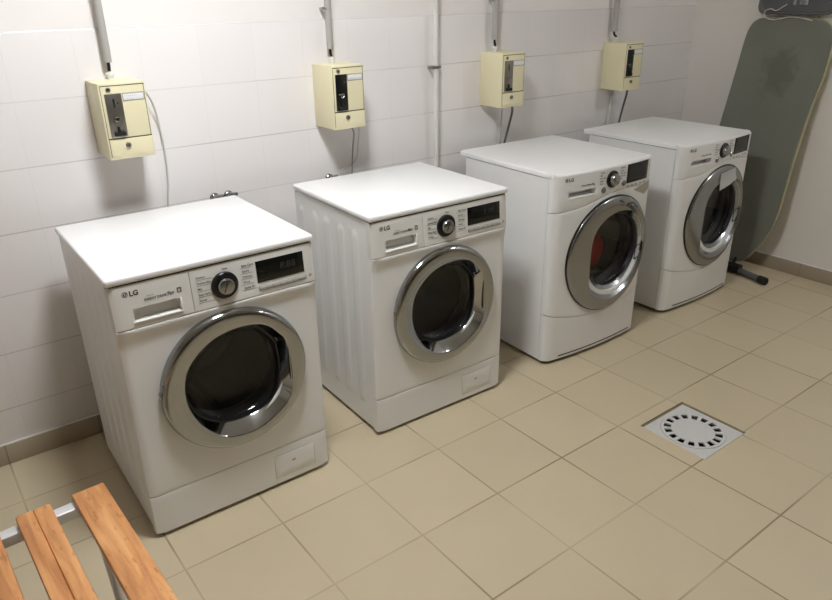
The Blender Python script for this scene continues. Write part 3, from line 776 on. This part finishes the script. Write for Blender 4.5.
# ------------------------------------------------------------------ coin boxes and their cables
def coin_box(x, ztop, plate, label, gx=0.0):
    w_, h_, d_ = .143, .236, .145
    r = empty('coin_box', (x, 0, ztop-h_)); tag(r, label, 'coin box')
    bm = bmesh.new(); box(bm, -w_/2, w_/2, -d_, 0.0, 0, h_, bev=.002); obj('housing', bm, 'cream', r)
    X = lambda u: -w_/2+u*w_; Z = lambda v: h_-v*h_
    F = -d_
    def slab(name, u0, u1, v0, v1, m, h, par=r, bev=.0008, b=0.0):
        bm = bmesh.new(); box(bm, X(u0), X(u1), F-h, F-b+.0005, Z(v1), Z(v0), bev=bev); return obj(name, bm, m, par)
    # dark joint lines round the doors
    bm = bmesh.new()
    for u0, u1, v0, v1 in ((.035, .985, .030, .040), (.035, .045, .03, .965), (.965, .975, .03, .72), (.035, .985, .715, .726)):
        box(bm, X(u0), X(u1), F-.0006, F+.0004, Z(v1), Z(v0))
    obj('door_joint', bm, 'seam', r)
    slab('front_door', .05, .96, .045, .71, 'cream', .0016)
    slab('cash_door', .05, .975, .732, .955, 'cream', .0016)
    pl = slab('coin_plate', .10, .46, .135, .70, 'steel' if plate == 'steel' else 'black', .0035)
    slab('coin_slot', .255, .295, .20, .315, 'dark', .0042, pl, .0003)
    slab('slot_rivet', .345, .375, .25, .27, 'chrome', .0045, pl, .0003)
    bm = bmesh.new(); lathe(bm, [(.0085, 0), (.0085, .004), (.006, .006), (.0045, .0045), (0, .0045)], 20, c=(X(.285), F-.003, Z(.465))); obj('return_button', bm, 'chrome', pl)
    bm = bmesh.new(); box(bm, X(.26), X(.31), F-.009, F-.003, Z(.64), Z(.56), bev=.001); box(bm, X(.17), X(.42), F-.011, F-.003, Z(.685), Z(.635), bev=.002); obj('return_flap', bm, 'dark', pl)
    if plate != 'steel':
        bm = bmesh.new(); box(bm, X(.18), X(.30), F-.0048, F-.0034, Z(.45), Z(.438)); box(bm, X(.31), X(.345), F-.0048, F-.0034, Z(.475), Z(.435)); obj('plate_mark', bm, 'silver', pl)
    lb = slab('label_plate', .475, .955, .135, .245, 'silver', .0022)
    slab('label_paper', .495, .935, .150, .230, 'paper', .0027, lb, .0002)
    make_text(lb, 'label_text', '- - - - - -\n- - - - -', .010, X(.52), Z(.185), lambda a, b: F-.0027, 'ink')
    bm = bmesh.new(); lathe(bm, [(.0075, 0), (.0075, .002), (.0055, .0026), (.005, .0018), (0, .0018)], 20, c=(X(.20), F-.0012, Z(.085))); lk = obj('door_lock', bm, 'steel', r)
    bm = bmesh.new(); box(bm, X(.20)-.001, X(.20)+.001, F-.0036, F-.0028, Z(.085)-.003, Z(.085)+.003); obj('keyhole', bm, 'dark', lk)
    bm = bmesh.new(); lathe(bm, [(.0085, 0), (.0085, .006), (.007, .0075), (.005, .0065), (0, .0065)], 20, c=(X(.43), F-.001, Z(.815))); lk = obj('cash_lock', bm, 'steel', r)
    bm = bmesh.new(); box(bm, X(.43)-.001, X(.43)+.001, F-.0085, F-.0070, Z(.815)-.004, Z(.815)+.004); obj('keyhole', bm, 'dark', lk)
    # cable gland on top
    bm = bmesh.new(); lathe(bm, [(.011, 0), (.011, .008), (.013, .009), (.013, .018), (.010, .022), (.006, .023)], 16, c=(gx, -.03, h_), axis='z', caps=(False, True)); obj('cable_gland', bm, 'white_pl', r)
    return r
BX = [(.839, 1.268, 'steel', 'cream coin box with steel plate above the washing machine nearest the bench'),
      (1.672, 1.264, 'black', 'cream coin box with black plate left of the white wall pipe'),
      (2.553, 1.258, 'steel', 'cream coin box with steel plate right of the white wall pipe'),
      (3.427, 1.258, 'black', 'cream coin box with black plate above the last washing machine')]
for i, (x, z, p_, lb) in enumerate(BX):
    gx = (.002, .001, -.008, -.012)[i]
    coin_box(x, z, p_, lb, gx)
    xc = x+(.004, -.001, -.012, -.030)[i]
    o = empty('cable_conduit', (xc, -.028, z)); tag(o, 'grey conduit tube rising from the ' + ('coin box nearest the bench', 'coin box left of the white wall pipe', 'coin box right of the white wall pipe', 'last coin box by the corner')[i], 'conduit')
    bm = bmesh.new(); tube(bm, [(0, 0, .052), (0, 0, CEIL-z-.002)], .0125 if i < 2 else .0150, 20); obj('tube', bm, 'grey_pl', o)
    bm = bmesh.new(); tube(bm, smooth_path([(x+gx-xc, -.002, .0245), (0, 0, .04), (0, 0, .06)], 4), .0055, 10); obj('cable', bm, 'black', o)
    if i == 1 or i >= 2:
        bm = bmesh.new(); box(bm, -.022, -.008, -.010, .026, .174+.02*i, .182+.02*i, bev=.002); obj('clip', bm, 'grey_pl', o)
        bm = bmesh.new(); lathe(bm, [(0.001, .0), (.005, 0), (.005, .006), (.003, .008), (0.001, .008)], 10, c=(-.024, -.005, .178+.02*i)); obj('clip_screw', bm, 'chrome', o)

def cable(pts, r, m, label):
    bm = bmesh.new(); tube(bm, smooth_path(pts, 8), r, 10); return tag(obj('power_cable', bm, m), label, 'cable')
cable([(.910, -.05, 1.235), (.935, -.045, 1.226), (.962, -.03, 1.18), (.978, -.012, 1.10), (.984, -.009, 1.0), (.978, -.009, .9), (.966, -.009, .82), (.966, -.009, .70)], .0035, 'cable_white', 'thin white cable curving down from the side of the coin box nearest the bench')
cable([(1.722, -.05, 1.029), (1.752, -.04, .99), (1.750, -.03, .92), (1.742, -.03, .84), (1.735, -.03, .74)], .003, 'cable_lt', 'thin grey cable hanging under the coin box left of the white wall pipe')
cable([(1.738, -.09, 1.029), (1.772, -.05, .995), (1.776, -.03, .93), (1.768, -.025, .875), (1.735, -.022, .848), (1.69, -.025, .835), (1.66, -.035, .80)], .0028, 'cable_white', 'pale cable hanging under the coin box left of the white wall pipe')
cable([(2.615, -.08, 1.022), (2.640, -.06, .98), (2.632, -.045, .90), (2.622, -.032, .82), (2.612, -.03, .70)], .0055, 'cable_grey', 'dark grey cable hanging under the coin box right of the white wall pipe')
cable([(2.600, -.03, 1.022), (2.612, -.020, .97), (2.602, -.016, .85), (2.595, -.016, .70)], .004, 'cable_white', 'pale cable hanging under the coin box right of the white wall pipe')
cable([(3.488, -.08, 1.022), (3.512, -.06, .98), (3.508, -.045, .90), (3.504, -.035, .82), (3.50, -.035, .70)], .0055, 'cable_grey', 'dark grey cable hanging under the last coin box by the corner')
cable([(3.425, -.03, 1.022), (3.44, -.020, .97), (3.435, -.016, .85), (3.43, -.016, .70)], .004, 'cable_white', 'pale cable hanging under the last coin box by the corner')

# white water pipe with its clamp
t = empty('water_pipe', (2.196, -.03, 0)); tag(t, 'thin white vertical pipe running down the tiled back wall', 'pipe')
bm = bmesh.new(); tube(bm, [(0, 0, .002), (0, 0, CEIL-.002)], .0105, 20); obj('pipe', bm, 'white_pl', t)
bm = bmesh.new(); lathe(bm, [(.0106, -.006), (.0135, -.006), (.0135, .006), (.0106, .006)], 20, c=(0, 0, 1.213), axis='z'); box(bm, -.034, -.014, -.006, .006, 1.206, 1.220, bev=.002); box(bm, .014, .026, -.005, .005, 1.208, 1.218, bev=.002)
tube(bm, [(-.024, 0, 1.213), (-.024, .024, 1.213)], .005, 8); cl = obj('pipe_clamp', bm, 'steel', t)
bm = bmesh.new(); lathe(bm, [(0.001, 0), (.008, 0), (.008, .006), (.004, .009), (0.001, .009)], 12, c=(-.026, -.005, 1.213)); obj('clamp_screw', bm, 'steel', cl)
# chrome taps behind the machines
def tap(x, y, z, ang, label):
    t = empty('water_tap', (x, 0, z)); tag(t, label, 'tap', None)
    bm = bmesh.new(); lathe(bm, [(.019, 0), (.019, .003), (.015, .008), (.011, .010), (.011, -y+.0)], 20, c=(0, 0, 0)); tube(bm, smooth_path([(0, y+.02, 0), (0, y, 0), (0, y-.010, -.012), (0, y-.012, -.05)], 5), .010, 14); obj('tap_body', bm, 'chrome', t)
    bm = bmesh.new(); box(bm, -.020, .020, y-.008, y+.008, .008, .020, bev=.004); lathe(bm, [(.006, 0), (.006, .012)], 12, c=(0, y, .0), axis='z')
    bmesh.ops.rotate(bm, cent=(0, y, .014), matrix=Matrix.Rotation(ang, 3, 'Z'), verts=bm.verts[:]); obj('tap_handle', bm, 'chrome', t)
tap(1.145, -.045, .812, .3, 'chrome tap on the wall behind the first machine, the left one of its pair')
tap(1.200, -.045, .812, -.4, 'chrome tap on the wall behind the first machine, the right one of its pair')
tap(1.646, -.040, .806, .2, 'chrome tap barely showing behind the washing machine beside the white wall pipe')
# water hoses in the gaps behind the machines
def hose(pts, label):
    bm = bmesh.new(); tube(bm, smooth_path(pts, 8), .011, 12); tag(obj('water_hose', bm, 'cable_grey'), label, 'hose')
hose([(2.205, -.075, .56), (2.225, -.035, .5), (2.23, -.04, .25), (2.24, -.05, .04)], 'grey hose hanging behind the third machine, in the gap next to the white pipe')
hose([(3.04, -.045, .64), (3.05, -.04, .5), (3.04, -.05, .25), (3.05, -.06, .04)], 'grey hose hanging in the gap between the two machines at the right')

# ------------------------------------------------------------------ ironing board
def ironing_board():
    # plane leaning on the right wall: x grows with z
    x0, x1, zt = 3.955, 4.118, 1.345
    def px(z, off=0): return x0+(x1-x0)*z/zt+off
    t = empty('ironing_board', (3.98, -.58, 0)); tag(t, 'green-grey ironing board standing on its nose, leaning on the right wall', 'ironing board')
    o = Vector((3.98, -.58, 0))
    # outline (y, z) seen from the room, clockwise from the top left
    left = [(-.322, .845), (-.312, .70), (-.305, .50), (-.320, .34), (-.365, .20), (-.43, .10), (-.50, .055)]
    right = [(-.555, .050), (-.62, .060), (-.665, .095), (-.709, .171), (-.745, .25), (-.768, .341), (-.776, .506), (-.782, .667), (-.790, .823), (-.803, .976), (-.818, 1.10), (-.820, 1.242)]
    top = [(-.806, 1.310), (-.780, 1.345), (-.735, 1.362), (-.60, 1.365), (-.44, 1.362), (-.395, 1.350), (-.368, 1.318), (-.354, 1.247), (-.345, 1.12)]
    pts = smooth_path([(a, b, 0) for a, b in left+right+top+[left[0]]], 5)[:-1]
    out = [(p.x, p.y) for p in pts]
    cy = sum(p[0] for p in out)/len(out); cz = sum(p[1] for p in out)/len(out)
    def build(name, prof, m, cap):
        bm = bmesh.new(); L = []
        for inset, off in prof:
            r = []
            for y, z in out:
                dx, dz = y-cy, z-cz; l = math.hypot(dx, dz); k = (l-inset)/l
                yy, zz = cy+dx*k, cz+dz*k
                r.append(bm.verts.new(Vector((px(zz, off), yy, zz))-o))
            L.append(r)
        n = len(out)
        for a, b in zip(L, L[1:]):
            for i in range(n): bm.faces.new((a[i], a[(i+1) % n], b[(i+1) % n], b[i]))
        for c in cap: bm.faces.new(L[c])
        return obj(name, bm, m, t)
    build('board_cover', [(.022, .002), (.010, 0), (.005, .002), (.004, .005)], 'cover', (0,))
    M['cover'].node_tree.nodes  # stain is placed in object space below
    build('board_edge', [(.004, .0051), (.0, .009), (.0, .022), (.006, .028), (.03, .029)], 'foam', (0, 4))
    # folded frame behind the board
    bm = bmesh.new()
    for yy in (-.52, -.60):
        tube(bm, [Vector((px(z_, .036), yy, z_))-o for z_ in (.10, .6, 1.1)], .008, 10)
    obj('folded_legs', bm, 'rest', t)
    FX = lambda v_: 3.934-.24*(-.625-v_)
    bm = bmesh.new(); tube(bm, [Vector((FX(v_), v_, .022))-o for v_ in (-.36, -.60, -.800)], .018, 18); ft = obj('foot_bar', bm, 'rest', t)
    for ya, yb_ in ((-.790, -.838), (-.372, -.335)):
        e_ = .004 if yb_ < -.5 else -.004
        bm = bmesh.new(); tube(bm, [Vector((FX(v_), v_, .0225))-o for v_ in (ya, (ya+yb_)/2, yb_+e_, yb_)], [.021, .0222, .0215, .016], 18)
        obj('foot_cap', bm, 'blackmat', ft)
    bm = bmesh.new(); box(bm, 3.905-o.x, 3.962-o.x, -.655-o.y, -.510-o.y, .012, .050, bev=.006)
    for yy in (-.52, -.60): tube(bm, [Vector((3.93, yy, .03))-o, Vector((px(.1, .036), yy, .11))-o], .009, 10)
    obj('foot_joint', bm, 'blackmat', t)
    # iron rest above the square end
    bm = bmesh.new(); yl, yr, zb, ztp = -.395, -.800, 1.380, 1.62; rr = .04
    ol = []
    for cx_, cz_, a0 in ((yl-rr, zb+rr, -PI/2), (yl-rr, ztp-rr, 0), (yr+rr, ztp-rr, PI/2), (yr+rr, zb+rr, PI)):
        for k in range(9):
            a = a0+PI/2*k/8; ol.append((cx_+rr*math.cos(a), cz_+rr*math.sin(a)))
    cyr, czr = (yl+yr)/2, (zb+ztp)/2; L = []
    PX = lambda z_, off: min(px(z_, off), 4.15)
    for ins, off in ((.02, .004), (.012, -.006), (.004, -.008), (0, -.003), (0, .012), (.01, .016)):
        L.append([bm.verts.new(Vector((px(zb, off)+(z_-zb)*.05, cyr+(y_-cyr)*(1-ins/.2), czr+(z_-czr)*(1-ins/.125)))-o) for y_, z_ in ol])
    n = len(ol)
    for a, b in zip(L, L[1:]):
        for i in range(n): bm.faces.new((a[i], a[(i+1) % n], b[(i+1) % n], b[i]))
    bm.faces.new(L[0]); bm.faces.new(L[-1])
    ir = obj('iron_rest', bm, 'rest', t)
    for yy, ww in ((-.585, .018), (-.632, .045)):
        bm = bmesh.new(); box(bm, px(1.42, -.004)-o.x, px(1.42, .004)-o.x, yy-ww/2-o.y, yy+ww/2-o.y, 1.425, 1.60, bev=.0015); obj('rest_strip', bm, 'chrome2', ir)
    bm = bmesh.new(); box(bm, px(1.38, -.006)-o.x, px(1.38, .0)-o.x, -.77-o.y, -.43-o.y, 1.388, 1.394, bev=.001); obj('rest_rib', bm, 'black', ir)
    bm = bmesh.new()
    for yy in (-.50, -.70): tube(bm, [Vector((px(1.30, .022), yy, 1.30))-o, Vector((px(1.38, .012), yy, 1.39))-o], .004, 8)
    obj('rest_bracket', bm, 'steel', t)
    bm = bmesh.new()
    P = [(784, 4.4), (774, 10.5), (768, 9.3), (763, 11), (762, 14), (765, 18), (774, 19.3), (781, 18), (789, 16.4), (800, 17), (812, 19)]
    YZ = [(-.552, 1.428), (-.502, 1.398), (-.474, 1.406), (-.447, 1.398), (-.440, 1.380), (-.458, 1.361), (-.502, 1.353), (-.540, 1.359), (-.582, 1.368), (-.640, 1.364), (-.700, 1.353)]
    cb = bmesh.new(); tube(cb, smooth_path([(px(b, -.013), a, b) for a, b in YZ], 5), .0028, 8)
    bm.free(); tag(obj('cord', cb, 'cable_white'), 'thin white cord looped over the top end of the ironing board', 'cord')
ironing_board()

# ------------------------------------------------------------------ floor drain
def drain():
    t = empty('floor_drain', (DX, DY, -.05)); tag(t, 'square grey floor drain with a round slotted grate in the tiles', 'floor drain')
    zt = .046
    bm = bmesh.new()
    box(bm, -DH, DH, -DH, DH, -.005, 0)
    obj('drain_pan', bm, 'dark', t)
    # grout-coloured border left open round the plate
    bm = bmesh.new()
    for a in ((-DH, DH, DH-.0105, DH), (DH-.0105, DH, -DH, DH-.0105), (-DH, DH-.0105, -DH, -DH+.004), (-DH, -DH+.004, -DH+.004, DH-.0105)):
        box(bm, a[0], a[1], a[2], a[3], .0, zt-.002)
    obj('grout_border', bm, 'dirt', t)
    # plate with a round opening
    px0, px1 = -DH+.004, DH-.0105; c = ((px0+px1)/2, (px0+px1)/2); half = (px1-px0)/2
    cz = c
    bm = bmesh.new(); n = 96; R_ = .1165
    inner_, outer_ = [], []
    for k in range(n):
        a = 2*PI*k/n; d = half/max(abs(math.cos(a)), abs(math.sin(a)))
        inner_.append((c[0]+R_*math.cos(a), c[1]+R_*math.sin(a))); outer_.append((c[0]+d*math.cos(a), c[1]+d*math.sin(a)))
    rings = [[bm.verts.new((x, y, z)) for x, y in pts] for pts, z in ((inner_, zt-.02), (inner_, zt), (outer_, zt), (outer_, zt-.02))]
    for a, b in zip(rings, rings[1:]):
        for k in range(n): bm.faces.new((a[k], a[(k+1) % n], b[(k+1) % n], b[k]))
    obj('drain_frame', bm, 'drain', t)
    # grate: disc with sixteen slots
    bm = bmesh.new(); ns = 16; sub = 10; radii = [0.0, .040, .074, .078, .104, .110, .1155]
    zoff = lambda r: zt+.0012+(.0018 if r < .066 else 0)*(1-r/.08)
    N = ns*sub
    V = [[bm.verts.new((c[0]+r*math.cos(2*PI*k/N), c[1]+r*math.sin(2*PI*k/N), zoff(r))) for k in range(N)] for r in radii[1:]]
    cv = bm.verts.new((c[0], c[1], zoff(0)))
    top = []
    for k in range(N): top.append(bm.faces.new((cv, V[0][k], V[0][(k+1) % N])))
    for i in range(len(V)-1):
        for k in range(N):
            slot = (i+1) in (3,) and (k % sub) < 6
            if i+1 == 3 and slot: continue
            top.append(bm.faces.new((V[i][k], V[i+1][k], V[i+1][(k+1) % N], V[i][(k+1) % N])))
    ex = bmesh.ops.extrude_face_region(bm, geom=top)
    bmesh.ops.translate(bm, vec=(0, 0, -.005), verts=[v for v in ex['geom'] if isinstance(v, bmesh.types.BMVert)])
    obj('drain_grate', bm, 'drain', t)
drain()

# ------------------------------------------------------------------ slatted bench
def bench():
    o = Vector((.20, -1.62, 0)); t = empty('slatted_bench', o+Vector((.0225, 0, 0)), .035); tag(t, 'slatted wooden bench on a metal frame at the lower left', 'bench')
    y1, y0 = -.977, -2.25
    for xc, groove, dy in ((.3775, False, 0), (.2585, True, .002), (.1475, True, -.004), (.0285, False, .003)):
        bm = bmesh.new(); w2 = .0365
        prof = [(-w2, .4315), (-w2, .4455), (-w2+.0015, .4490), (-w2+.005, .450)]
        if groove: prof += [(-.0035, .450), (-.0015, .4492), (0, .4455), (.0015, .4492), (.0035, .450)]
        prof += [(w2-.005, .450), (w2-.0015, .4490), (w2, .4455), (w2, .4315)]
        L = []
        for yy, sh in ((y0+dy, .0015), (y0+dy+.002, 0), (y1+dy-.002, 0), (y1+dy, .0015)):
            L.append([bm.verts.new(Vector((xc+a*(1-sh/.0335), yy, min(b, .45-sh)))-o) for a, b in prof])
        n = len(prof)
        for a, b in zip(L, L[1:]):
            for i in range(n): bm.faces.new((a[i], a[(i+1) % n], b[(i+1) % n], b[i]))
        bm.faces.new(L[0]); bm.faces.new(L[-1]); obj('slat', bm, 'wood', t)
    for ys in (-.992, -2.05):
        bm = bmesh.new(); box(bm, -.01-o.x, .345-o.x, ys-.018-o.y, ys+.014-o.y, .404, .431, bev=.003, seg=3); obj('cross_rail', bm, 'frame', t)
        for sx in (1, -1):
            bm = bmesh.new(); X = lambda v: (v if sx > 0 else .399-v)
            tube(bm, smooth_path([Vector((X(.338), ys-.004, .4165))-o, Vector((X(.352), ys-.008, .412))-o, Vector((X(.365), ys-.018, .395))-o, Vector((X(.372), ys-.035, .36))-o, Vector((X(.375), ys-.06, .25))-o, Vector((X(.378), ys-.085, .02))-o], 6), .0125, 14)
            lg = obj('leg', bm, 'frame', t)
            bm = bmesh.new(); lathe(bm, [(.0, .0), (.016, .0), (.0165, .004), (.0165, .022), (.0127, .024)], 16, axis='z', c=Vector((X(.378), ys-.085, 0))-o); obj('foot_cap', bm, 'blackmat', lg)
bench()
